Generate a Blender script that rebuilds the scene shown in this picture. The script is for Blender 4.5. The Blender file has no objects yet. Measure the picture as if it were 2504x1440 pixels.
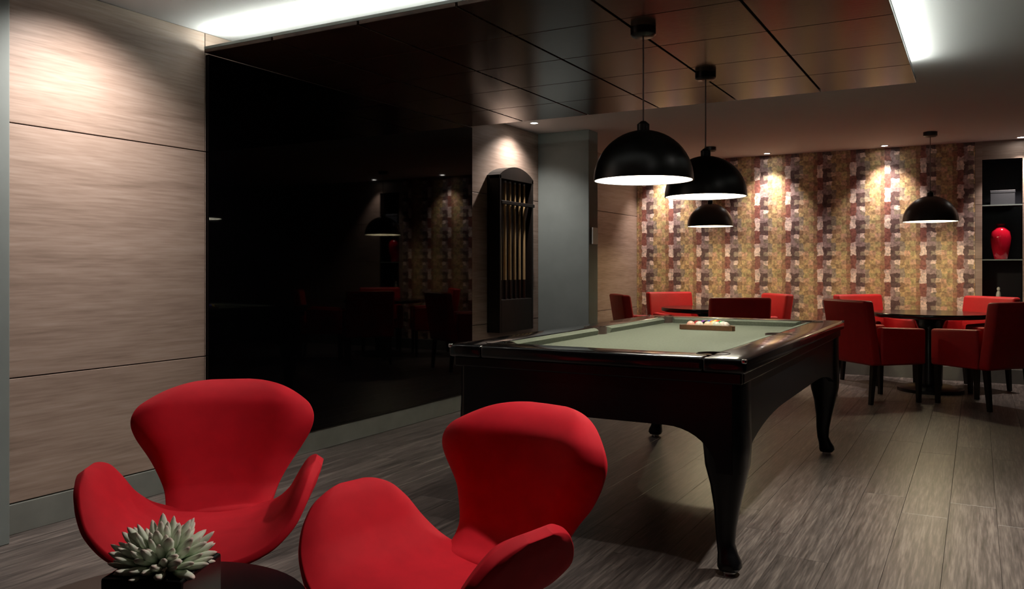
import bpy, bmesh, math, random
from mathutils import Vector, Matrix
random.seed(11)
S = bpy.context.scene
C = S.collection
PI = math.pi

# ------------------------------------------------------------------ camera
TH = 0.5121
cam_d = bpy.data.cameras.new('camera')
cam_d.sensor_width = 36.0
cam_d.lens = 2023.7 / 2504 * 36.0
cam_d.shift_y = -65.8 / 2504
cam_d.clip_start = 0.02
cam = bpy.data.objects.new('camera', cam_d)
cam.location = (0, 0, 1.18)
cam.rotation_euler = (PI / 2, 0, TH)
C.objects.link(cam)
S.camera = cam

# ------------------------------------------------------------------ world, exposure
w = bpy.data.worlds.new('world')
S.world = w
w.use_nodes = True
w.node_tree.nodes['Background'].inputs[0].default_value = (0.6, 0.65, 0.8, 1)
w.node_tree.nodes['Background'].inputs[1].default_value = 0.0
S.view_settings.view_transform = 'Standard'
S.view_settings.look = 'None'
S.view_settings.gamma = 1.0
S.view_settings.exposure = 1.0
S.view_settings.use_curve_mapping = False
S.cycles.use_denoising = True
S.cycles.max_bounces = 10
S.cycles.diffuse_bounces = 5
S.cycles.glossy_bounces = 5
S.cycles.sample_clamp_indirect = 4.0
S.cycles.caustics_reflective = False
S.cycles.caustics_refractive = False

# light levels (watts / emission strength) used by the lamp builders below
P_WALL, P_FAR, P_FLOOR, P_COFFEE, P_PEND, E_COVE = 78.0, 55.0, 150.0, 72.0, 9.0, 45.0
WARM, NEUTRAL, COOL = (1.0, 0.80, 0.62), (1.0, 0.9, 0.8), (0.95, 1.0, 0.93)

# room
XW, XR, YB, YF, H = -3.719, 3.0, -1.6, 9.81, 2.478
ZB = 0.136
ZC = 2.355            # underside of the suspended ceiling
CY1, CY2, CX2 = 3.122, 5.842, -0.339
PY1, PY2 = 3.155, 5.885

# ------------------------------------------------------------------ node helpers
def new_mat(name):
    m = bpy.data.materials.new(name)
    m.use_nodes = True
    nt = m.node_tree
    b = nt.nodes['Principled BSDF']
    return m, nt, b

def N(nt, typ, **kw):
    n = nt.nodes.new(typ)
    for k, v in kw.items():
        setattr(n, k, v)
    return n

def plain(name, col, rough=0.5, spec=0.5, metal=0.0, coat=0.0, noise=0.0, nscale=40.0, emit=None, es=0.0, sheen=0.0, trans=0.0, bump=0.0):
    m, nt, b = new_mat(name)
    b.inputs['Base Color'].default_value = (*col, 1)
    b.inputs['Roughness'].default_value = rough
    b.inputs['Specular IOR Level'].default_value = spec
    b.inputs['Metallic'].default_value = metal
    b.inputs['Coat Weight'].default_value = coat
    b.inputs['Sheen Weight'].default_value = sheen
    b.inputs['Transmission Weight'].default_value = trans
    if emit:
        b.inputs['Emission Color'].default_value = (*emit, 1)
        b.inputs['Emission Strength'].default_value = es
    if noise or bump:
        tc = N(nt, 'ShaderNodeTexCoord')
        nz = N(nt, 'ShaderNodeTexNoise')
        nz.inputs['Scale'].default_value = nscale
        nz.inputs['Detail'].default_value = 4
        nt.links.new(tc.outputs['Object'], nz.inputs['Vector'])
        if noise:
            mp = N(nt, 'ShaderNodeMapRange')
            mp.inputs['From Min'].default_value = 0.3
            mp.inputs['From Max'].default_value = 0.7
            mp.inputs['To Min'].default_value = 1 - noise
            mp.inputs['To Max'].default_value = 1 + noise
            nt.links.new(nz.outputs['Fac'], mp.inputs['Value'])
            mx = N(nt, 'ShaderNodeVectorMath', operation='SCALE')
            mx.inputs[0].default_value = col
            nt.links.new(mp.outputs['Result'], mx.inputs['Scale'])
            nt.links.new(mx.outputs['Vector'], b.inputs['Base Color'])
        if bump:
            bp = N(nt, 'ShaderNodeBump')
            bp.inputs['Strength'].default_value = bump
            bp.inputs['Distance'].default_value = 0.002
            nt.links.new(nz.outputs['Fac'], bp.inputs['Height'])
            nt.links.new(bp.outputs['Normal'], b.inputs['Normal'])
    return m

def wood(name, cols, stretch, scale=1.0, rough=0.5, rnd=0.0, spec=0.4, coat=0.0, fine=0.5):
    """grained wood; stretch = per-axis coordinate scale (small = along the grain)"""
    m, nt, b = new_mat(name)
    tc = N(nt, 'ShaderNodeTexCoord')
    oi = N(nt, 'ShaderNodeObjectInfo')
    off = N(nt, 'ShaderNodeVectorMath', operation='SCALE')
    off.inputs[0].default_value = (7.3, 11.1, 5.7)
    nt.links.new(oi.outputs['Random'], off.inputs['Scale'])
    ad = N(nt, 'ShaderNodeVectorMath', operation='ADD')
    nt.links.new(tc.outputs['Object'], ad.inputs[0])
    nt.links.new(off.outputs['Vector'], ad.inputs[1])
    mp = N(nt, 'ShaderNodeMapping')
    mp.inputs['Scale'].default_value = [s * scale for s in stretch]
    nt.links.new(ad.outputs['Vector'], mp.inputs['Vector'])
    n1 = N(nt, 'ShaderNodeTexNoise')
    n1.inputs['Scale'].default_value = 3.0
    n1.inputs['Detail'].default_value = 6
    n1.inputs['Distortion'].default_value = 0.6
    n2 = N(nt, 'ShaderNodeTexNoise')
    n2.inputs['Scale'].default_value = 14.0
    n2.inputs['Detail'].default_value = 5
    for n in (n1, n2):
        nt.links.new(mp.outputs['Vector'], n.inputs['Vector'])
    mix = N(nt, 'ShaderNodeMix')
    mix.inputs['Factor'].default_value = fine
    nt.links.new(n1.outputs['Fac'], mix.inputs['A'])
    nt.links.new(n2.outputs['Fac'], mix.inputs['B'])
    rp = N(nt, 'ShaderNodeValToRGB')
    els = rp.color_ramp.elements
    lo, hi = 0.32, 0.68
    els[0].position = lo
    els[0].color = (*cols[0], 1)
    els[1].position = hi
    els[1].color = (*cols[-1], 1)
    for i, c in enumerate(cols[1:-1]):
        e = els.new(lo + (hi - lo) * (i + 1) / (len(cols) - 1))
        e.color = (*c, 1)
    nt.links.new(mix.outputs['Result'], rp.inputs['Fac'])
    src = rp.outputs['Color']
    if rnd:
        mr = N(nt, 'ShaderNodeMapRange')
        mr.inputs['To Min'].default_value = 1 - rnd
        mr.inputs['To Max'].default_value = 1 + rnd
        nt.links.new(oi.outputs['Random'], mr.inputs['Value'])
        sc = N(nt, 'ShaderNodeVectorMath', operation='SCALE')
        nt.links.new(src, sc.inputs[0])
        nt.links.new(mr.outputs['Result'], sc.inputs['Scale'])
        src = sc.outputs['Vector']
    nt.links.new(src, b.inputs['Base Color'])
    b.inputs['Roughness'].default_value = rough
    b.inputs['Specular IOR Level'].default_value = spec
    b.inputs['Coat Weight'].default_value = coat
    bp = N(nt, 'ShaderNodeBump')
    bp.inputs['Strength'].default_value = 0.12
    bp.inputs['Distance'].default_value = 0.002
    nt.links.new(n2.outputs['Fac'], bp.inputs['Height'])
    nt.links.new(bp.outputs['Normal'], b.inputs['Normal'])
    return m

def wallpaper_mat():
    """printed mosaic repeat, 0.347 m wide and 0.294 m high, seven by six patches"""
    m, nt, b = new_mat('wallpaper_print')
    tc = N(nt, 'ShaderNodeTexCoord')
    nz = N(nt, 'ShaderNodeTexNoise')
    nz.inputs['Scale'].default_value = 16.0
    nz.inputs['Detail'].default_value = 3
    nt.links.new(tc.outputs['Object'], nz.inputs['Vector'])
    cen = N(nt, 'ShaderNodeVectorMath', operation='SUBTRACT')
    cen.inputs[1].default_value = (0.5, 0.5, 0.5)
    nt.links.new(nz.outputs['Color'], cen.inputs[0])
    scl = N(nt, 'ShaderNodeVectorMath', operation='SCALE')
    scl.inputs['Scale'].default_value = 0.055
    nt.links.new(cen.outputs['Vector'], scl.inputs[0])
    ad = N(nt, 'ShaderNodeVectorMath', operation='ADD')
    nt.links.new(tc.outputs['Object'], ad.inputs[0])
    nt.links.new(scl.outputs['Vector'], ad.inputs[1])
    sp = N(nt, 'ShaderNodeSeparateXYZ')
    nt.links.new(ad.outputs['Vector'], sp.inputs[0])
    def frac(sock, period, shift):
        a = N(nt, 'ShaderNodeMath', operation='ADD')
        a.inputs[1].default_value = shift
        nt.links.new(sock, a.inputs[0])
        d = N(nt, 'ShaderNodeMath', operation='DIVIDE')
        d.inputs[1].default_value = period
        nt.links.new(a.outputs[0], d.inputs[0])
        f = N(nt, 'ShaderNodeMath', operation='FRACT')
        nt.links.new(d.outputs[0], f.inputs[0])
        return f.outputs[0]
    fx = frac(sp.outputs['X'], 0.347, 10.41 + 2.264 - 0.347)
    fz = frac(sp.outputs['Z'], 0.294, 0.06)
    gold = [(.48, .30, .17), (.54, .39, .19), (.45, .36, .17), (.58, .43, .30), (.38, .25, .13), (.55, .34, .22)]
    lt, dk, rd, mv, gr, pk = (.78, .62, .53), (.12, .07, .065), (.24, .09, .07), (.34, .24, .23), (.30, .24, .18), (.62, .46, .42)
    br, rd2 = (.30, .18, .10), (.36, .17, .10)
    rows = [  # bottom row of the repeat first; columns: dot, dark, dark, gold x4
        [pk, mv, mv, gr, gold[1], gold[2], br],
        [rd, mv, gr, gold[1], gold[4], gold[0], rd2],
        [rd, mv, lt, gold[4], gold[1], gold[5], br],
        [rd, dk, dk, br, gold[0], gold[1], gold[4]],
        [lt, dk, gr, gold[3], gold[5], gold[2], br],
        [lt, dk, dk, gr, gold[2], gold[4], rd2],
    ]
    prev = None
    for i, r in enumerate(rows):
        rp = N(nt, 'ShaderNodeValToRGB')
        cr = rp.color_ramp
        cr.interpolation = 'CONSTANT'
        for j, c in enumerate(r):
            if j == 0:
                e = cr.elements[0]
                e.position = 0
            elif j == 1:
                e = cr.elements[1]
                e.position = 0.17
            else:
                e = cr.elements.new([0, 0, .29, .43, .57, .73, .88][j])
            e.color = (*c, 1)
        nt.links.new(fx, rp.inputs['Fac'])
        if prev is None:
            prev = rp.outputs['Color']
        else:
            g = N(nt, 'ShaderNodeMath', operation='GREATER_THAN')
            g.inputs[1].default_value = i / 6.0
            nt.links.new(fz, g.inputs[0])
            mx = N(nt, 'ShaderNodeMix', data_type='RGBA')
            nt.links.new(g.outputs[0], mx.inputs['Factor'])
            nt.links.new(prev, mx.inputs['A'])
            nt.links.new(rp.outputs['Color'], mx.inputs['B'])
            prev = mx.outputs['Result']
    n2 = N(nt, 'ShaderNodeTexNoise')
    n2.inputs['Scale'].default_value = 45.0
    n2.inputs['Detail'].default_value = 4
    nt.links.new(tc.outputs['Object'], n2.inputs['Vector'])
    mr = N(nt, 'ShaderNodeMapRange')
    mr.inputs['From Min'].default_value = 0.3
    mr.inputs['From Max'].default_value = 0.7
    mr.inputs['To Min'].default_value = 0.55
    mr.inputs['To Max'].default_value = 1.45
    nt.links.new(n2.outputs['Fac'], mr.inputs['Value'])
    sc = N(nt, 'ShaderNodeVectorMath', operation='SCALE')
    nt.links.new(prev, sc.inputs[0])
    nt.links.new(mr.outputs['Result'], sc.inputs['Scale'])
    nt.links.new(sc.outputs['Vector'], b.inputs['Base Color'])
    b.inputs['Roughness'].default_value = 0.55
    return m

M = {}
M['paint'] = plain('white_ceiling_paint', (.60, .60, .61), .8, .2)
M['grey_paint'] = plain('grey_green_paint', (.20, .23, .225), .75, .2, noise=.05, nscale=6)
M['base_grey'] = plain('grey_baseboard', (.17, .18, .165), .55, .3, noise=.1, nscale=8)
M['wall_wood'] = wood('taupe_wall_wood', [(.20, .145, .115), (.29, .215, .175), (.36, .28, .235)], (1, .13, 2.2), 3.0, .5, .05)
M['wall_wood_x'] = wood('taupe_wall_wood_far', [(.20, .145, .115), (.29, .215, .175), (.36, .28, .235)], (.13, 1, 2.2), 3.0, .5, .05)
M['back_wall'] = plain('dark_wall_paint', (.16, .15, .15), .8, .2)
M['core'] = plain('dark_joint_board', (.06, .042, .034), .8, .2)  # dark brown of the board behind panel joints, also used for the pockets
M['plank'] = wood('dark_laminate_plank', [(.030, .025, .023), (.095, .079, .073), (.215, .182, .162)], (3.2, .16, 1), 3.0, .38, .16, .5, fine=.55)
M['subfloor'] = plain('subfloor', (.02, .017, .015), .8, .2)
M['ceil_wood'] = wood('dark_ceiling_wood', [(.022, .012, .009), (.045, .024, .017), (.075, .042, .028)], (.25, 2.2, 1), 3.0, .2, .18, .42)
M['black_glass'] = plain('black_glass', (.001, .001, .0014), .025, .17)
M['lacquer'] = plain('black_lacquer', (.003, .003, .004), .28, .35)
M['rail'] = plain('polished_black_rail', (.004, .004, .005), .16, .5, coat=.3)
M['felt'] = plain('grey_green_felt', (.155, .175, .135), .95, .1, noise=.12, nscale=90, sheen=.1)
M['chrome'] = plain('chrome', (.75, .75, .75), .18, .5, 1.0)
M['dark_wood'] = wood('near_black_wood', [(.006, .0045, .004), (.014, .010, .008)], (2, 2, .2), 4.0, .45, .1, .25)
M['cue_tan'] = wood('maple_cue', [(.46, .30, .14), (.60, .42, .22)], (3, 3, .3), 6.0, .3, .1, .5)
M['cue_butt'] = plain('cue_butt', (.03, .012, .008), .25, .5)
M['red'] = plain('red_wool', (.60, .010, .024), .75, .2, noise=.08, nscale=14, bump=.15)
M['red2'] = plain('red_leatherette', (.36, .008, .010), .5, .3, noise=.06, nscale=20)
M['alu'] = plain('brushed_aluminium', (.55, .55, .56), .3, .5, 1.0)
M['shade_out'] = plain('black_enamel', (.007, .0075, .007), .34, .5)
M['shade_in'] = plain('white_enamel', (.80, .80, .76), .6, .3)
M['cable'] = plain('grey_cable', (.25, .22, .22), .5)
M['bulb'] = plain('pendant_bulb_glow', (1, 1, 1), .5, .2, emit=(1, .92, .78), es=22)
M['lens'] = plain('downlight_glow', (1, 1, 1), .5, .2, emit=(1, .93, .85), es=30)
M['led'] = plain('led_strip_glow', (1, 1, 1), .5, .2, emit=(.93, 1, .90), es=E_COVE)
M['trim'] = plain('white_trim', (.7, .7, .7), .5)
M['paper'] = wallpaper_mat()
M['niche'] = plain('navy_niche', (.010, .011, .016), .35, .4)
M['glass'] = plain('pale_glass', (.65, .78, .74), .08, .5, trans=.75)
M['vase'] = plain('red_ceramic', (.42, .006, .022), .12, .5, coat=.4)
M['white_cer'] = plain('white_ceramic', (.75, .75, .76), .3)
M['greybox'] = plain('slate_box', (.022, .025, .032), .6)
M['tbl'] = plain('black_tabletop', (.007, .007, .008), .16, .5)
M['leaf'] = None
M['soil'] = plain('dark_soil', (.03, .02, .012), .95, .1, noise=.4, nscale=120)
M['white_pl'] = plain('white_plastic', (.55, .56, .54), .5)
M['tri'] = wood('brown_triangle_wood', [(.10, .045, .02), (.18, .085, .04)], (1, 1, 1), 10, .35, 0, .5)

def leaf_mat():
    m, nt, b = new_mat('succulent_leaf')
    tc = N(nt, 'ShaderNodeTexCoord')
    sp = N(nt, 'ShaderNodeSeparateXYZ')
    nt.links.new(tc.outputs['Object'], sp.inputs[0])
    rp = N(nt, 'ShaderNodeValToRGB')
    e = rp.color_ramp.elements
    e[0].position, e[0].color = 0.0, (.18, .27, .13, 1)
    e[1].position, e[1].color = 1.0, (.75, .55, .50, 1)
    k = e.new(.35); k.color = (.62, .72, .56, 1)
    k = e.new(.82); k.color = (.76, .80, .68, 1)
    nt.links.new(sp.outputs['Z'], rp.inputs['Fac'])   # leaves are unit length along z
    nt.links.new(rp.outputs['Color'], b.inputs['Base Color'])
    b.inputs['Roughness'].default_value = .6
    return m
M['leaf'] = leaf_mat()

# ------------------------------------------------------------------ mesh helpers
def link(name, me, mat, parent=None, smooth=False):
    o = bpy.data.objects.new(name, me)
    C.objects.link(o)
    if mat is not None and not me.materials:
        me.materials.append(mat)
    if smooth:
        for p in me.polygons:
            p.use_smooth = True
    if parent is not None:
        o.parent = parent
    return o

def bm_obj(name, bm, mat, parent=None, smooth=False):
    bmesh.ops.recalc_face_normals(bm, faces=bm.faces[:])
    me = bpy.data.meshes.new(name)
    bm.to_mesh(me)
    bm.free()
    return link(name, me, mat, parent, smooth)

def add_box(bm, x0, x1, y0, y1, z0, z1, bev=0.0, seg=2):
    r = bmesh.ops.create_cube(bm, size=1.0)
    vs = r['verts']
    for v in vs:
        v.co = Vector(((x0 + x1) / 2 + v.co.x * (x1 - x0), (y0 + y1) / 2 + v.co.y * (y1 - y0), (z0 + z1) / 2 + v.co.z * (z1 - z0)))
    if bev:
        es = list({e for v in vs for e in v.link_edges})
        bmesh.ops.bevel(bm, geom=es, offset=bev, segments=seg, profile=.5, affect='EDGES')

def box(name, x0, x1, y0, y1, z0, z1, mat, parent=None, bev=0.0, seg=2, smooth=False):
    bm = bmesh.new()
    add_box(bm, x0, x1, y0, y1, z0, z1, bev, seg)
    return bm_obj(name, bm, mat, parent, smooth)

def add_lathe(bm, prof, n=32, cx=0, cy=0, cap=True):
    rings = []
    for r, z in prof:
        if r < 1e-6:
            rings.append([bm.verts.new((cx, cy, z))])
        else:
            rings.append([bm.verts.new((cx + r * math.cos(2 * PI * i / n), cy + r * math.sin(2 * PI * i / n), z)) for i in range(n)])
    for a, b in zip(rings, rings[1:]):
        if len(a) == 1 and len(b) == 1:
            continue
        for i in range(n):
            j = (i + 1) % n
            if len(a) == 1:
                bm.faces.new((a[0], b[i], b[j]))
            elif len(b) == 1:
                bm.faces.new((a[i], a[j], b[0]))
            else:
                bm.faces.new((a[i], a[j], b[j], b[i]))
    if cap:
        for r in (rings[0], rings[-1]):
            if len(r) > 1:
                bm.faces.new(r)

def lathe(name, prof, mat, parent=None, n=32, cx=0, cy=0, cap=True, smooth=True):
    bm = bmesh.new()
    add_lathe(bm, prof, n, cx, cy, cap)
    o = bm_obj(name, bm, mat, parent, False)
    if smooth:
        shade(o)
    return o

def shade(o, ang=40):
    for p in o.data.polygons:
        p.use_smooth = True
    me = o.data
    bm = bmesh.new()
    bm.from_mesh(me)
    lim = math.radians(ang)
    for e in bm.edges:
        e.smooth = not (len(e.link_faces) == 2 and e.calc_face_angle(0) > lim)
    bm.to_mesh(me)
    bm.free()

def empty(name, loc=(0, 0, 0), rz=0.0):
    o = bpy.data.objects.new(name, None)
    o.empty_display_size = .1
    o.location = loc
    o.rotation_euler = (0, 0, rz)
    C.objects.link(o)
    return o

def tag(o, label, cat, group=None):
    o['label'] = label
    o['category'] = cat
    if group:
        o['group'] = group
    return o

def struct(o):
    o['kind'] = 'structure'
    return o

def copy_tree(o, parent=None):
    c = o.copy()
    C.objects.link(c)
    c.parent = parent
    for ch in list(o.children):
        copy_tree(ch, c)
    return c

def light(name, typ, loc, power, col, parent=None, rot=(0, 0, 0), **kw):
    d = bpy.data.lights.new(name, typ)
    d.energy = power
    d.color = col
    for k, v in kw.items():
        setattr(d, k, v)
    o = bpy.data.objects.new(name, d)
    o.location = loc
    o.rotation_euler = rot
    C.objects.link(o)
    if parent:
        o.parent = parent
    return o

# ------------------------------------------------------------------ the room shell
floor = struct(box('floor', XW - .1, XR + .1, YB - .1, YF + .6, -.12, -.012, M['subfloor']))
PW, PL = .2, 1.5
plank_me = {}
def plank(x0, x1, y0, y1):
    key = (round(x1 - x0, 3), round(y1 - y0, 3))
    if key not in plank_me:
        bm = bmesh.new()
        add_box(bm, -key[0] / 2, key[0] / 2, -key[1] / 2, key[1] / 2, -.012, 0, .0008, 1)
        me = bpy.data.meshes.new('plank')
        bm.to_mesh(me); bm.free()
        me.materials.append(M['plank'])
        plank_me[key] = me
    o = bpy.data.objects.new('plank', plank_me[key])
    o.location = ((x0 + x1) / 2, (y0 + y1) / 2, 0)
    C.objects.link(o)
    o.parent = floor
x = XW
while x < XR - .01:
    x1 = min(x + PW, XR)
    y = YB
    ln = random.choice([.3, .6, .9, 1.2, 1.5])
    while y < YF - .01:
        y1 = min(y + ln, YF)
        if YF - y1 < .2:
            y1 = YF
        plank(x + .0006, x1 - .0006, y + .0006, y1 - .0006)
        y = y1
        ln = PL
    x = x1

ceiling = struct(box('ceiling', XW - .1, XR + .1, YB - .1, YF + .6, H, H + .12, M['paint']))
wall_left = struct(box('wall_left', XW - .14, XW - .020, YB - .1, YF + .1, 0, H, M['core']))
wall_right = struct(box('wall_right', XR, XR + .12, YB - .1, YF + .1, 0, H, M['back_wall']))
wall_near = struct(box('wall_near', XW - .1, XR + .1, YB - .12, YB, 0, H, M['back_wall']))

def wood_panels(y0, y1, zs, cuts, parent):
    ys = [y0] + cuts + [y1]
    for a, b_ in zip(ys, ys[1:]):
        for za, zb in zip(zs, zs[1:]):
            box('wood_panel', XW - .020, XW, a + .002, b_ - .002, za + .0025, zb - .0025, M['wall_wood'], parent, .0015, 1)
ZS = [ZB, .69, 1.82, H]
wood_panels(YB, PY1, ZS, [-.4, .8, 2.0], wall_left)
wood_panels(PY1, PY2, ZS, [], wall_left)
wood_panels(PY2, YF, ZS, [7.2, 8.5], wall_left)

baseboard_left = struct(box('baseboard_left', XW - .02, XW + .006, YB, YF, 0, ZB - .003, M['base_grey'], bev=.002, seg=1))

# near pilaster and far column, both painted grey, standing out from the left wall
struct(box('trim_1', XW, -3.60, 1.45, 2.03, 0, H, M['grey_paint'], bev=.004, seg=1))
struct(box('trim_2', XW, -3.18, 7.13, 7.34, 0, H, M['grey_paint'], bev=.004, seg=1))

# far wall: papered part and panelled part with a niche opening
NX0, NX1, NZ0, NZ1 = .045, .40, .80, 2.29
wall_far = struct(box('wall_far', XW - .1, XR + .1, YF + .5, YF + .6, 0, H, M['core']))
def far_piece(name, x0, x1, z0, z1, mat):
    return box(name, x0, x1, YF, YF + .03, z0, z1, mat, wall_far)
far_piece('wallpaper', XW, -.02, .15, H, M['paper'])
far_piece('wood_panel', -.018, NX0, .15, 1.268, M['wall_wood_x'])
far_piece('wood_panel', -.018, NX0, 1.272, 1.828, M['wall_wood_x'])
far_piece('wood_panel', -.018, NX0, 1.832, H, M['wall_wood_x'])
far_piece('wood_panel', NX0, NX1, NZ1, H, M['wall_wood_x'])
far_piece('wood_panel', NX0, NX1, .15, NZ0, M['wall_wood_x'])
for a, b_ in ((NX1, 1.6), (1.604, XR)):
    for za, zb in ((.15, 1.268), (1.272, 1.828), (1.832, H)):
        far_piece('wood_panel', a, b_, za, zb, M['wall_wood_x'])
struct(box('baseboard_far', XW, XR, YF - .008, YF + .03, 0, .147, M['base_grey'], bev=.002, seg=1))

# ------------------------------------------------------------------ suspended ceiling with lit edges
sus = empty('suspended_ceiling', (0, 0, 0))
tag(sus, 'suspended ceiling of glossy dark wood panels with glowing edges over the pool table', 'ceiling panel')
box('backing_board', XW + .034, CX2 - .012, CY1 + .012, CY2 - .012, ZC + .018, ZC + .030, M['core'], sus)
cols = [CX2 - .568 * k for k in range(6)] + [XW + .032]
rows = [CY1 + (CY2 - CY1) * k / 5 for k in range(6)]
for i in range(6):
    for j in range(5):
        gx, gy = .007, .0035
        box('ceiling_tile', cols[i + 1] + (gx if i < 5 else 0), cols[i] - (gx if i else 0),
            rows[j] + (gy if j else 0), rows[j + 1] - (gy if j < 4 else 0), ZC, ZC + .020, M['ceil_wood'], sus, .0015, 1)
box('fascia', XW + .032, CX2, CY1, CY1 + .012, ZC + .020, ZC + .034, M['base_grey'], sus)
box('fascia', CX2 - .012, CX2, CY1 + .012, CY2, ZC + .020, ZC + .034, M['base_grey'], sus)
box('led_strip', XW + .05, CX2 - .06, CY1 + .030, CY1 + .045, ZC + .031, ZC + .037, M['led'], sus)
box('led_strip', CX2 - .045, CX2 - .030, CY1 + .06, CY2 - .12, ZC + .031, ZC + .037, M['led'], sus)

# ------------------------------------------------------------------ black glass panel
gp = box('wall_panel', XW + .002, XW + .030, PY1, PY2, ZB + .002, ZC - .001, M['black_glass'], None, .002, 1)
tag(gp, 'huge black glossy glass panel covering the wall beside the pool table', 'wall panel')

# ------------------------------------------------------------------ recessed downlights
def downlight(x, y, label, power, size=1.6, blend=.6, aim=(0, 0, -1), col=WARM, group=None):
    t = empty('downlight', (x, y, H))
    tag(t, label, 'downlight', group)
    lathe('ring', [(.030, -.002), (.032, -.006), (.046, -.006), (.048, -.001), (.048, 0)], M['trim'], t, 24, cap=False)
    lathe('lens', [(0, -.003), (.031, -.003)], M['lens'], t, 20, cap=False)
    light('downlight_beam', 'SPOT', (0, 0, -.012), power, col, t, tuple(Vector(aim).to_track_quat('-Z', 'Y').to_euler()), spot_size=size, spot_blend=blend, shadow_soft_size=.03)
    return t
g1 = 'downlights washing the patterned wallpaper'
for i, x in enumerate((-3.31, -2.08, -.858)):
    downlight(x, 9.61, 'small downlight washing the patterned wallpaper', P_FAR, 1.6, .9, (0, .08, -1), (1, .84, .74), g1)
downlight(.38, 9.65, 'small downlight above the shelf niche with the red vase', P_FAR, 1.5, .7, (0, .06, -1), (1, .84, .74))
downlight(-3.46, 6.56, 'small downlight above the wall cue rack', P_WALL * .5, 2.2, .9, (-.2, 0, -1), (1, .9, .82))
downlight(-3.22, 2.36, 'small downlight washing the bare wood wall beside the grey pilaster', P_WALL, 2.1, 1.0, (-.35, 0, -1), (1, .9, .83))
downlight(-.06, 3.9, 'small downlight over the open floor beside the pool table', P_FLOOR, 1.3, .9, (0, 0, -1), (1, .93, .80))
downlight(-.35, 2.5, 'small downlight between the red swivel chairs and the pool table', P_COFFEE, 1.5, .8, (-1.1, -.75, -1.9), NEUTRAL)

# ------------------------------------------------------------------ pendant lamps
RP = .243
def pendant(x, y, zr, zc, label, group=None, power=P_PEND, zb=.10, col=(1, .92, .78)):
    t = empty('pendant_lamp', (x, y, zr))
    tag(t, label, 'pendant lamp', group)
    n = 14
    out = [(RP * math.cos(PI / 2 * i / n), RP * math.sin(PI / 2 * i / n)) for i in range(n + 1)]
    out[-1] = (0.0, RP)
    sh = lathe('lamp_shade', out, M['shade_out'], t, 56, cap=False)
    ri = RP - .006
    inn = [(ri * math.cos(PI / 2 * i / n), ri * math.sin(PI / 2 * i / n) - .001) for i in range(n + 1)]
    inn[-1] = (0.0, ri - .001)
    lathe('shade_lining', inn, M['shade_in'], sh, 56, cap=False)
    lathe('shade_rim', [(ri, -.001), (ri, -.003), (RP + .001, -.003), (RP + .001, 0)], M['shade_out'], sh, 56, cap=False)
    lathe('shade_cap', [(.03, RP - .004), (.03, RP + .03), (.012, RP + .045), (.0, RP + .045)], M['shade_out'], t, 20, cap=False)
    lathe('cable', [(.004, RP + .04), (.004, zc - zr - .03)], M['cable'], t, 8)
    lathe('ceiling_rose', [(0, zc - zr - .045), (.05, zc - zr - .045), (.062, zc - zr - .035), (.062, zc - zr - .0005), (0, zc - zr - .0005)], M['shade_out'], t, 28, cap=False)
    lathe('bulb_holder', [(.022, RP - .012), (.022, .20), (0, .20)], M['trim'], t, 16, cap=False)
    lathe('bulb', [(0, zb + .035), (.022, zb + .042), (.034, zb + .06), (.030, zb + .08), (.018, .205), (0, .205)], M['bulb'], t, 20, cap=False)
    light('bulb_light', 'POINT', (0, 0, zb), power, col, t, shadow_soft_size=.03)
    return t
pendant(-1.427, 3.852, 1.609, ZC, 'black dome pendant over the pool table end nearer the red swivel chairs')
pendant(-1.427, 4.919, 1.609, ZC, 'black dome pendant over the pool table end nearer the racked balls')
pendant(-2.51, 8.83, 1.626, H, 'black dome pendant over the round table near the grey column', power=P_PEND * .9, zb=.06, col=(1, .82, .5))
pendant(-.392, 8.877, 1.623, H, 'black dome pendant over the round table near the red vase niche', power=P_PEND * .9, zb=.06, col=(1, .82, .5))

# ------------------------------------------------------------------ pool table
TX0, TX1, TY0, TY1, ZT = -2.057, -.7425, 3.080, 5.667, .840
TCX, TCY = (TX0 + TX1) / 2, (TY0 + TY1) / 2
hx, hy = (TX1 - TX0) / 2, (TY1 - TY0) / 2
pt = empty('pool_table', (TCX, TCY, 0))
tag(pt, 'black lacquered pool table with grey green cloth and curved legs', 'pool table')
RW, CW = .165, .045
box('playing_bed', -hx + .10, hx - .10, -hy + .10, hy - .10, .775, .802, M['felt'], pt)
# side rails between the pockets, end rails, mitred simply as long bevelled boards
PR = .058
def rail(x0, x1, y0, y1):
    return box('rail', x0, x1, y0, y1, .785, ZT, M['rail'], pt, .012, 3, True)
for s in (-1, 1):
    shade(rail(min(s * hx, s * (hx - RW)), max(s * hx, s * (hx - RW)), -hy, hy))
    shade(rail(-hx + RW, hx - RW, min(s * hy, s * (hy - RW)), max(s * hy, s * (hy - RW))))
def cushion(x0, y0, x1, y1, nx, ny):
    """wedge shaped cloth cushion from (x0,y0) to (x1,y1), nose towards (nx,ny)"""
    bm = bmesh.new()
    d = Vector((x1 - x0, y1 - y0, 0)).normalized()
    rings = []
    for (px, py, cut) in ((x0, y0, 1), (x1, y1, -1)):
        ring = []
        for off, z in ((0, .80), (0, ZT - .002), (CW * .6, ZT - .004), (CW, ZT - .012), (CW * .75, .802)):
            q = Vector((px, py, 0)) + Vector((nx, ny, 0)) * off + d * cut * off * .9
            ring.append(bm.verts.new((q.x, q.y, z)))
        rings.append(ring)
    a, b_ = rings
    for i in range(5):
        j = (i + 1) % 5
        bm.faces.new((a[i], a[j], b_[j], b_[i]))
    bm.faces.new(a); bm.faces.new(b_)
    return bm_obj('cushion', bm, M['felt'], pt)
ix, iy = hx - RW, hy - RW
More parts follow.
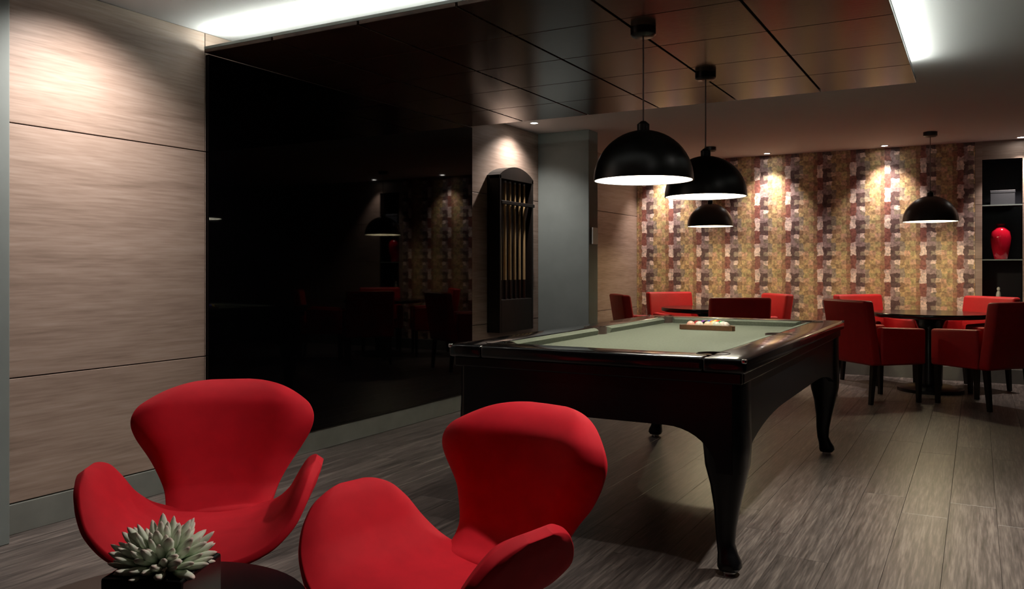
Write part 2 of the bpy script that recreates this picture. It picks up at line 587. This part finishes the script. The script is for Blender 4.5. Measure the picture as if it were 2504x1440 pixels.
for s in (-1, 1):
    for (ya, yb) in ((-iy + PR, -PR), (PR, iy - PR)):
        cushion(s * ix, ya, s * ix, yb, -s, 0)
    cushion(-ix + PR, s * iy, ix - PR, s * iy, 0, -s)
for (px, py) in [(sx * (ix - .004), sy * (iy - .004)) for sx in (-1, 1) for sy in (-1, 1)] + [(ix + .018, 0), (-ix - .018, 0)]:
    lathe('pocket', [(0, .8035), (.050, .8035), (.056, .8065), (.062, ZT + .0015), (.066, ZT + .0015), (.066, .79)], M['core'], pt, 28, px, py, cap=False)
# chrome corner caps
for sx in (-1, 1):
    for sy in (-1, 1):
        bm = bmesh.new()
        add_box(bm, sx * (hx - .008) - .0095, sx * (hx - .008) + .0095, sy * (hy - .008) - .0095, sy * (hy - .008) + .0095, ZT - .016, ZT + .0015, .005, 3)
        o = bm_obj('corner_cap', bm, M['chrome'], pt); shade(o)
# aprons with arched lower edge
def apron(length, along, pos, sgn, ra, rz):
    L = length / 2
    pts = [(-L, .787), (L, .787), (L, .40)]
    n = 10
    for i in range(n + 1):
        a = PI / 2 * i / n
        pts.append((L - .06 - ra * (1 - math.cos(a)), .40 + rz * math.sin(a)))
    for i in range(n, -1, -1):
        a = PI / 2 * i / n
        pts.append((-L + .06 + ra * (1 - math.cos(a)), .40 + rz * math.sin(a)))
    pts.append((-L, .40))
    bm = bmesh.new()
    t0, t1 = pos, pos + sgn * .03
    f = []
    for t in (t0, t1):
        f.append([bm.verts.new((p, t, z) if along == 'x' else (t, p, z)) for p, z in pts])
    m_ = len(pts)
    for i in range(m_):
        j = (i + 1) % m_
        bm.faces.new((f[0][i], f[0][j], f[1][j], f[1][i]))
    bm.faces.new(f[0]); bm.faces.new(f[1])
    return bm_obj('apron', bm, M['lacquer'], pt)
ins = .035
apron(2 * (hx - .06), 'x', -hy + ins, 1, .20, .165)
apron(2 * (hx - .06), 'x', hy - ins, -1, .20, .165)
apron(2 * (hy - .06), 'y', -hx + ins, 1, .75, .155)
apron(2 * (hy - .06), 'y', hx - ins, -1, .75, .155)
# moulding under the rails
for s in (-1, 1):
    box('moulding', -hx + .02, hx - .02, s * (hy - .03) - .012, s * (hy - .03) + .012, .742, .787, M['lacquer'], pt, .006, 2)
    box('moulding', s * (hx - .03) - .012, s * (hx - .03) + .012, -hy + .045, hy - .045, .742, .787, M['lacquer'], pt, .006, 2)
def cab_leg(sx, sy):
    # z, half size, outward shift
    prof = [(.787, .085, 0), (.62, .086, 0), (.50, .086, .004), (.42, .080, .006), (.34, .064, .006), (.25, .048, .002), (.17, .039, -.004),
            (.11, .034, -.004), (.075, .037, .006), (.05, .044, .014), (.03, .046, .016), (.016, .038, .014)]
    bm = bmesh.new()
    cxx, cyy = sx * (hx - .105), sy * (hy - .128)
    rings = []
    n = 20
    for z, h_, o_ in prof:
        ring = []
        e = 3.6 if z > .4 else 2.6
        for i in range(n):
            a = 2 * PI * i / n
            c_, s_ = math.cos(a), math.sin(a)
            ring.append(bm.verts.new((cxx + sx * o_ + math.copysign(abs(c_) ** (2 / e), c_) * h_, cyy + sy * o_ + math.copysign(abs(s_) ** (2 / e), s_) * h_, z)))
        rings.append(ring)
    for a, b_ in zip(rings, rings[1:]):
        for i in range(n):
            j = (i + 1) % n
            bm.faces.new((a[i], a[j], b_[j], b_[i]))
    bm.faces.new(rings[0]); bm.faces.new(rings[-1])
    lg = bm_obj('leg', bm, M['lacquer'], pt); shade(lg, 50)
    lathe('foot_pad', [(0, 0), (.026, 0), (.026, .018), (0, .018)], M['chrome'], lg, 20, cxx + sx * .014, cyy + sy * .014, cap=False)
for sx in (-1, 1):
    for sy in (-1, 1):
        cab_leg(sx, sy)

# rack triangle and balls
BX, BY, RB = -1.42, 5.045, .0265
TR = empty('ball_rack', (BX, BY, .802))
tag(TR, 'brown wooden triangle holding the billiard balls on the cloth', 'ball rack')
ball_cols = [(.85, .62, .12), (.06, .10, .45), (.62, .05, .03), (.20, .05, .28), (.85, .30, .06), (.03, .22, .08), (.30, .03, .03), (.01, .01, .01),
             (.85, .75, .45), (.75, .74, .66), (.80, .45, .35), (.78, .74, .62), (.85, .65, .45), (.70, .72, .60), (.80, .70, .62)]
names_ = ['yellow', 'blue', 'red', 'purple', 'orange', 'green', 'maroon', 'black', 'cream and yellow', 'white', 'salmon pink', 'ivory', 'pale orange', 'pale green', 'pale pink']
bi = 0
for r in range(5):
    for k in range(r + 1):
        xx = BX + (k - r / 2) * 2 * RB * 1.004
        yy = BY + .085 - r * RB * 1.745
        bm = bmesh.new()
        bmesh.ops.create_uvsphere(bm, u_segments=20, v_segments=12, radius=RB)
        ob = bm_obj('billiard_ball', bm, plain('ball_' + names_[bi].replace(' ', '_'), ball_cols[bi], .1, .5), None, True)
        ob.location = (xx, yy, .802 + RB + .0003)
        tag(ob, names_[bi] + ' billiard ball racked in the wooden triangle', 'ball', 'billiard balls in the triangle')
        bi += 1
def tri_side(p, q):
    p, q = Vector(p), Vector(q)
    d = (q - p).normalized()
    nrm = Vector((d.y, -d.x, 0))
    bm = bmesh.new()
    vs = []
    for z in (.002, .030):
        for pnt in (p - nrm * .0, q - nrm * .0, q + nrm * .013, p + nrm * .013):
            vs.append(bm.verts.new((pnt.x, pnt.y, z)))
    for f in ((0, 1, 2, 3), (4, 5, 6, 7), (0, 1, 5, 4), (1, 2, 6, 5), (2, 3, 7, 6), (3, 0, 4, 7)):
        bm.faces.new([vs[i] for i in f])
    return bm_obj('side_bar', bm, M['tri'], TR)
# inner triangle around the five rows
apex = (0, .085 + RB * 2.02 + .003, 0)
byy = .085 - 4 * RB * 1.745 - RB - .002
bxx = (apex[1] - byy) * math.tan(math.radians(30.4))
tri_side((-bxx, byy, 0), (bxx, byy, 0))
tri_side((bxx, byy, 0), apex)
tri_side(apex, (-bxx, byy, 0))

# ------------------------------------------------------------------ red swivel chairs with winged shell
def interp(tab, t):
    for (a, va), (b_, vb) in zip(tab, tab[1:]):
        if t <= b_:
            f = (t - a) / (b_ - a)
            f = f * f * (3 - 2 * f) * .35 + f * .65
            return va + (vb - va) * f
    return tab[-1][1]

def shell_obj(name, grid, edge, parent, tmin=.018, tmax=.052):
    """padded shell: two skins on either side of the grid, thin at the rim and full in the middle"""
    na, nb = len(grid), len(grid[0])
    G = [[Vector(p) for p in r] for r in grid]
    bm = bmesh.new()
    skins = ([], [])
    for i in range(na):
        ra, rb = [], []
        for j in range(nb):
            ta = G[min(i + 1, na - 1)][j] - G[max(i - 1, 0)][j]
            tb = G[i][min(j + 1, nb - 1)] - G[i][max(j - 1, 0)]
            n = ta.cross(tb)
            n = n.normalized() if n.length > 1e-9 else Vector((0, 0, 1))
            e = min(1.0, edge[i][j] / .30)
            t = tmin + (tmax - tmin) * math.sin(e * PI / 2)
            ra.append(bm.verts.new(G[i][j] + n * t / 2))
            rb.append(bm.verts.new(G[i][j] - n * t / 2))
        skins[0].append(ra)
        skins[1].append(rb)
    for k, sk in enumerate(skins):
        for i in range(na - 1):
            for j in range(nb - 1):
                f = (sk[i][j], sk[i + 1][j], sk[i + 1][j + 1], sk[i][j + 1])
                bm.faces.new(f if k == 0 else f[::-1])
    ring = [(i, 0) for i in range(na)] + [(na - 1, j) for j in range(1, nb)] + [(i, nb - 1) for i in range(na - 2, -1, -1)] + [(0, j) for j in range(nb - 2, 0, -1)]
    for (i, j), (k, l) in zip(ring, ring[1:] + ring[:1]):
        bm.faces.new((skins[0][i][j], skins[0][k][l], skins[1][k][l], skins[1][i][j]))
    o = bm_obj(name, bm, M['red'], parent, True)
    m_ = o.modifiers.new('smooth', 'SUBSURF')
    m_.levels = 2
    m_.render_levels = 2
    return o

def swan_chair(loc, rz, label):
    t = empty('swivel_chair', loc, rz)
    tag(t, label, 'chair', 'red winged swivel chairs round the coffee table')
    # seat running up into two wing shaped arms whose rims roll outwards
    lat = [(0, (0, .385)), (.16, (.075, .386)), (.32, (.155, .395)), (.46, (.215, .42)), (.60, (.260, .465)), (.74, (.290, .518)), (.88, (.317, .562)), (1.0, (.340, .586))]
    def latp(a):
        x_ = interp([(k, v[0]) for k, v in lat], abs(a))
        z_ = interp([(k, v[1]) for k, v in lat], abs(a))
        return math.copysign(x_, a), z_
    rows_, ed = [], []
    NA, NB = 34, 14
    for i in range(NA + 1):
        a = -math.cos(PI * i / NA) * .988
        xx, zz = latp(a)
        hd = .25 * math.sqrt(max(0.0, 1 - abs(a) ** 2.2))
        yc = .045 + .03 * abs(a) - .02 * abs(a) ** 3
        row, er = [], []
        for j in range(NB + 1):
            b_ = -math.cos(PI * j / NB)
            yy = yc + b_ * hd
            z2 = zz - .05 * max(0, yy - .16) / .15 * (1 - abs(a)) - .02 * math.sin(PI * j / NB) * (1 - abs(a)) - .05 * max(0, -yy) * (1 - abs(a))
            roll = max(0, abs(b_) - .6) / .4 * min(1, abs(a) * 1.6) * (1 - abs(a) ** 6)
            row.append((xx + math.copysign(.022, a) * roll ** 2, yy, z2))
            er.append(min((1 - abs(a)) * 1.6 + .01, 1 - abs(b_)))
        rows_.append(row)
        ed.append(er)
    shell_obj('seat_shell', rows_, ed, t, .02, .055)
    # back, its rim rolled backwards
    sy = [(0, -.10), (.10, -.17), (.22, -.235), (.40, -.270), (.60, -.292), (.80, -.315), (1.0, -.355)]
    sz = [(0, .375), (.10, .383), (.22, .43), (.40, .525), (.60, .62), (.80, .706), (1.0, .772)]
    hw = [(0, .155), (.12, .165), (.25, .185), (.42, .235), (.58, .285), (.72, .305)]
    rows_, ed = [], []
    NV = 24
    for i in range(NV + 1):
        v = math.sin(PI / 2 * i / NV)
        if v <= .66:
            W_ = interp(hw, v)
        else:
            W_ = .302 * math.sqrt(max(0, 1 - ((v - .66) / .345) ** 2.1))
        y_, z_ = interp(sy, v), interp(sz, v)
        row, er = [], []
        for j in range(19):
            u = -math.cos(PI * j / 18)
            rim = max(max(0, abs(u) - .62) / .38 * min(1, v * 2.2), max(0, v - .80) / .2)
            row.append((u * W_, y_ + .34 * (u * W_) ** 2 / .32 * (.5 + .6 * v) - .055 * rim ** 2, z_))
            er.append(min(1 - abs(u), (1 - v) * 2.5 + .005, 1.0))
        rows_.append(row)
        ed.append(er)
    shell_obj('backrest', rows_, ed, t, .02, .05)
    lathe('column', [(.02, .05), (.02, .36), (.09, .37), (.09, .385)], M['alu'], t, 20)
    for k in range(4):
        a = PI / 4 + k * PI / 2
        bm = bmesh.new()
        add_box(bm, .0, .30, -.018, .018, .0, .03, .006, 2)
        for v in bm.verts:
            r = v.co.x / .30
            v.co.z = (v.co.z * (1 - .5 * r)) + .045 * (1 - r) ** 2 + .004
            v.co.y *= 1 - .35 * r
        bm.transform(Matrix.Rotation(a, 4, 'Z'))
        bm_obj('star_foot', bm, M['alu'], t)
    return t
swan_chair((-2.075, 1.775, 0), math.radians(-141), 'red winged swivel chair in front of the bare wood wall')
swan_chair((-1.175, 1.765, 0), math.radians(168), 'red winged swivel chair standing beside the pool table end')

# ------------------------------------------------------------------ coffee table and plant
ct = empty('coffee_table', (-1.51, 1.15, 0))
tag(ct, 'round black glossy pedestal coffee table under the potted succulent', 'coffee table')
lathe('table_top', [(0, .428), (.29, .428), (.318, .440), (.32, .446), (.316, .45), (0, .45)], M['tbl'], ct, 56, cap=False)
lathe('pedestal', [(.06, .43), (.03, .36), (.024, .25), (.03, .12), (.07, .04), (.16, .012), (.18, .0)], M['tbl'], ct, 40)

pl = empty('potted_succulent', (-1.462, 1.135, .45))
tag(pl, 'pale green succulent with pink tips in a square black pot', 'plant')
pl.rotation_euler = (0, 0, .4)
bm = bmesh.new()
add_box(bm, -.085, .085, -.085, .085, 0.0005, .118, .006, 2)
top = [f for f in bm.faces if f.normal.z > .9 and f.calc_center_median().z > .11]
top = max(top, key=lambda f: f.calc_area())
r = bmesh.ops.inset_region(bm, faces=[top], thickness=.008)
for v in top.verts:
    v.co.z -= .012
pot = bm_obj('pot', bm, M['lacquer'], pl)
box('soil', -.075, .075, -.075, .075, .10, .109, M['soil'], pl)
def leaf_mesh(wd, th, bend):
    bm = bmesh.new()
    prof = [(0, .35), (.2, .7), (.5, 1.0), (.78, .85), (.93, .42)]
    rings = []
    for t_, s_ in prof:
        ring = []
        for k in range(6):
            a = 2 * PI * k / 6
            ring.append(bm.verts.new((math.cos(a) * wd * s_, math.sin(a) * th * s_ + bend * t_ * t_, t_)))
        rings.append(ring)
    tip = bm.verts.new((0, bend, 1.0))
    for a, b_ in zip(rings, rings[1:]):
        for i in range(6):
            j = (i + 1) % 6
            bm.faces.new((a[i], a[j], b_[j], b_[i]))
    for i in range(6):
        bm.faces.new((rings[-1][i], rings[-1][(i + 1) % 6], tip))
    bm.faces.new(rings[0])
    bmesh.ops.recalc_face_normals(bm, faces=bm.faces[:])
    me = bpy.data.meshes.new('leaf')
    bm.to_mesh(me); bm.free()
    me.materials.append(M['leaf'])
    for p in me.polygons:
        p.use_smooth = True
    return me
lms = [leaf_mesh(.13, .09, .06), leaf_mesh(.15, .10, -.04), leaf_mesh(.12, .085, .12)]
centre = Vector((0, 0, .11))
axis_m = Matrix.Rotation(math.radians(0), 3, 'X')
nl = 105
for i in range(nl):
    f = (i + .5) / nl
    th = math.acos(1 - f * .93)
    ph = i * 2.399963
    d = Vector((math.sin(th) * math.cos(ph), math.sin(th) * math.sin(ph), math.cos(th)))
    d = (d + Vector([random.uniform(-.1, .1) for _ in range(3)])).normalized()
    d.z = max(d.z, .04)
    ln = random.uniform(.053, .072) * (1.0 + .2 * math.sin(th))
    o = bpy.data.objects.new('leaf', lms[i % 3])
    C.objects.link(o)
    o.parent = pl
    q = d.to_track_quat('Z', 'Y')
    o.rotation_mode = 'QUATERNION'
    o.rotation_quaternion = q
    o.location = centre + d * .028 * (1 + .3 * math.sin(th))
    o.scale = (ln * 1.05, ln * 1.05, ln)

# ------------------------------------------------------------------ wall cue rack and cues
cr = empty('cue_rack', (XW, 6.48, 0))
tag(cr, 'tall dark wooden wall rack with an arched top for cues', 'cue rack')
RY = .31
def arch_plate(name, x0, x1, ya, yb, z0, z1, rise, mat, parent):
    bm = bmesh.new()
    pts = [(ya, z0), (yb, z0)]
    n = 12
    for i in range(n + 1):
        t_ = i / n
        y_ = yb + (ya - yb) * t_
        pts.append((y_, z1 + rise * math.sin(PI * t_) ** .8))
    f = [[bm.verts.new((xx, y_, z_)) for y_, z_ in pts] for xx in (x0, x1)]
    k = len(pts)
    for i in range(k):
        j = (i + 1) % k
        bm.faces.new((f[0][i], f[0][j], f[1][j], f[1][i]))
    bm.faces.new(f[0]); bm.faces.new(f[1])
    return bm_obj(name, bm, mat, parent)
arch_plate('back_board', .002, .022, -RY, RY, .615, 1.985, .09, M['dark_wood'], cr)
box('side_panel', .022, .13, -RY, -RY + .03, .615, 1.985, M['dark_wood'], cr, .004, 1)
box('side_panel', .022, .13, RY - .03, RY, .615, 1.985, M['dark_wood'], cr, .004, 1)
arch_plate('arched_header', .022, .13, -RY, RY, 1.955, 1.985, .09, M['dark_wood'], cr)
box('cue_shelf', .022, .13, -RY + .03, RY - .03, .615, .90, M['dark_wood'], cr, .004, 1)
box('cue_bar', .10, .135, -RY + .03, RY + .02, 1.735, 1.765, M['dark_wood'], cr, .004, 1)
for k in range(6):
    y_ = -RY + .085 + k * .088
    c_ = empty('pool_cue', (XW + .082, 6.48 + y_, .9005))
    tag(c_, 'tan wooden pool cue standing upright in the wall rack', 'cue', 'cues in the wall rack')
    lathe('cue_butt', [(.0, 0), (.0145, .0), (.0145, .02), (.014, .17), (.0, .17)], M['cue_butt'], c_, 12, cap=False)
    lathe('cue_shaft', [(.014, .17), (.0135, .3), (.0105, 1.03)], M['cue_tan'], c_, 12)
    lathe('cue_tip', [(.0105, 1.03), (.0105, 1.045), (.0, 1.048)], M['trim'], c_, 12, cap=False)

# light coloured wall box on the column side
sb = box('thermostat', -3.18, -3.155, 7.17, 7.29, 1.40, 1.56, M['white_pl'], None, .006, 2)
tag(sb, 'pale grey box fixed to the side of the grey column', 'thermostat')

# ------------------------------------------------------------------ round tables with red armchairs
def round_table(x, y, label):
    t = empty('round_table', (x, y, 0))
    tag(t, label, 'table')
    lathe('table_top', [(0, .705), (.49, .705), (.518, .715), (.52, .725), (.52, .742), (.515, .75), (0, .75)], M['tbl'], t, 56, cap=False)
    lathe('pedestal', [(.18, .705), (.14, .67), (.115, .60), (.105, .06)], M['tbl'], t, 40)
    lathe('base_plate', [(0, 0), (.29, 0), (.29, .03), (.20, .055), (0, .06)], M['lacquer'], t, 40, cap=False)
round_table(-.392, 8.877, 'round black pedestal table near the niche with the red vase')
round_table(-2.51, 8.83, 'round black pedestal table near the grey column')

def make_armchair():
    t = empty('armchair', (0, 0, 0))
    W_, D_ = .29, .27
    box('seat', -W_ + .075, W_ - .075, -D_ + .08, D_ + .01, .335, .47, M['red2'], t, .03, 4, True)
    bm = bmesh.new()
    add_box(bm, -W_, W_, -D_ - .01, -D_ + .09, .335, .895, .025, 4)
    for v in bm.verts:
        k = max(0, (v.co.z - .40) / .5)
        v.co.y -= .085 * k
    bm_obj('backrest', bm, M['red2'], t, True)
    for s in (-1, 1):
        bm = bmesh.new()
        x0, x1 = sorted((s * W_, s * (W_ - .075)))
        add_box(bm, x0, x1, -D_ + .085, D_, .335, .665, .022, 4)
        for v in bm.verts:
            if v.co.z > .5:
                v.co.z -= .05 * max(0, v.co.y + .1)
        bm_obj('armrest', bm, M['red2'], t, True)
    for sx in (-1, 1):
        for sy in (-1, 1):
            bm = bmesh.new()
            add_box(bm, sx * (W_ - .045) - .022, sx * (W_ - .045) + .022, sy * (D_ - .04) - .022, sy * (D_ - .04) + .022, 0, .336)
            for v in bm.verts:
                if v.co.z < .1:
                    v.co.x = sx * (W_ - .045) + (v.co.x - sx * (W_ - .045)) * .7
                    v.co.y = sy * (D_ - .04) + (v.co.y - sy * (D_ - .04)) * .7 + (.03 * sy if sy < 0 else 0)
            bm_obj('leg', bm, M['dark_wood'], t)
    return t
proto = make_armchair()
def cam2world(px, d):
    u = (px - 1252) / 2023.7 * d
    return (-d * math.sin(TH) + u * math.cos(TH), d * math.cos(TH) + u * math.sin(TH))
tD, tC = (-.392, 8.877), (-2.51, 8.83)
spots = [  # x, y, target table, extra turn, label
    (*cam2world(2145, 7.42), tD, -20, 'red armchair beside the pool table corner, at the table near the vase niche'),
    (*cam2world(2400, 7.10), tD, 22, 'red armchair with its back to the open floor, at the table near the vase niche'),
    (*cam2world(2365, 8.08), tD, 0, 'red armchair in front of the niche with the red vase'),
    (*cam2world(2150, 8.55), tD, 0, 'red armchair against the patterned wallpaper, at the table near the vase niche'),
    (*cam2world(1670, 9.45), tC, 0, 'red armchair against the wallpaper edge, at the table near the grey column'),
    (*cam2world(1835, 9.0), tC, 0, 'red armchair against the middle of the wallpaper, at the table near the grey column'),
    (*cam2world(1787, 8.15), tC, 0, 'red armchair with its back to the pool table, at the table near the grey column'),
    (*cam2world(1585, 8.85), tC, 0, 'red armchair with its back to the wood wall behind the grey column'),
]
for i, (x_, y_, tg, ex, lb) in enumerate(spots):
    o = proto if i == 0 else copy_tree(proto)
    fx, fy = tg[0] - x_, tg[1] - y_
    o.location = (x_, y_, 0)
    o.rotation_euler = (0, 0, math.atan2(-fx, fy) + math.radians(ex))
    tag(o, lb, 'armchair', 'red armchairs at the round tables')

# ------------------------------------------------------------------ niche with shelves and things on them
nc = empty('shelf_niche', (0, YF, 0))
tag(nc, 'dark recessed shelf niche with glass shelves in the panelled wall', 'shelf')
ND = .30
box('back_panel', NX0 - .02, NX1 + .02, ND, ND + .02, NZ0 - .02, NZ1 + .02, M['niche'], nc)
box('side_panel', NX0 - .02, NX0, .001, ND, NZ0 - .02, NZ1 + .02, M['niche'], nc)
box('side_panel', NX1, NX1 + .02, .001, ND, NZ0 - .02, NZ1 + .02, M['niche'], nc)
box('top_panel', NX0, NX1, .001, ND, NZ1, NZ1 + .02, M['niche'], nc)
box('bottom_panel', NX0, NX1, .001, ND, NZ0 - .02, NZ0, M['niche'], nc)
ZS1, ZS2 = 1.265, 1.825
box('glass_shelf', NX0 + .001, NX1 - .001, .012, ND - .002, ZS1 - .012, ZS1, M['glass'], nc)
box('glass_shelf', NX0 + .001, NX1 - .001, .012, ND - .002, ZS2 - .012, ZS2, M['glass'], nc)
vs = empty('vase', ((NX0 + NX1) / 2 - .01, YF + .13, ZS1 + .0005))
tag(vs, 'glossy red ceramic vase on the glass shelf in the niche', 'vase')
lathe('vase_body', [(0, 0), (.055, 0), (.062, .01), (.085, .12), (.097, .22), (.09, .285), (.06, .325), (.035, .335), (.035, .345)], M['vase'], vs, 36, cap=False)
lathe('vase_lip', [(.033, .343), (.046, .365), (.042, .366), (.028, .345)], M['vase'], vs, 28, cap=False)
fg = empty('figurine', ((NX0 + NX1) / 2 - .03, YF + .12, NZ0 + .0005))
tag(fg, 'slim white figurine on the floor of the niche', 'figurine')
lathe('figurine_base', [(0, 0), (.035, 0), (.035, .015), (0, .018)], M['white_cer'], fg, 20, cap=False)
lathe('figurine_body', [(.028, .016), (.018, .05), (.024, .09), (.020, .12), (.010, .14)], M['white_cer'], fg, 20)
lathe('figurine_head', [(0, .136), (.014, .145), (.017, .16), (.012, .175), (0, .18)], M['white_cer'], fg, 16, cap=False)
gb = empty('storage_box', ((NX0 + NX1) / 2 + .01, YF + .14, ZS2 + .0005))
tag(gb, 'slate grey box on the upper glass shelf of the niche', 'box')
box('box_body', -.115, .105, -.08, .08, 0, .12, M['greybox'], gb, .003, 1)
box('box_lid', -.118, .108, -.083, .083, .12, .15, M['greybox'], gb, .004, 1)
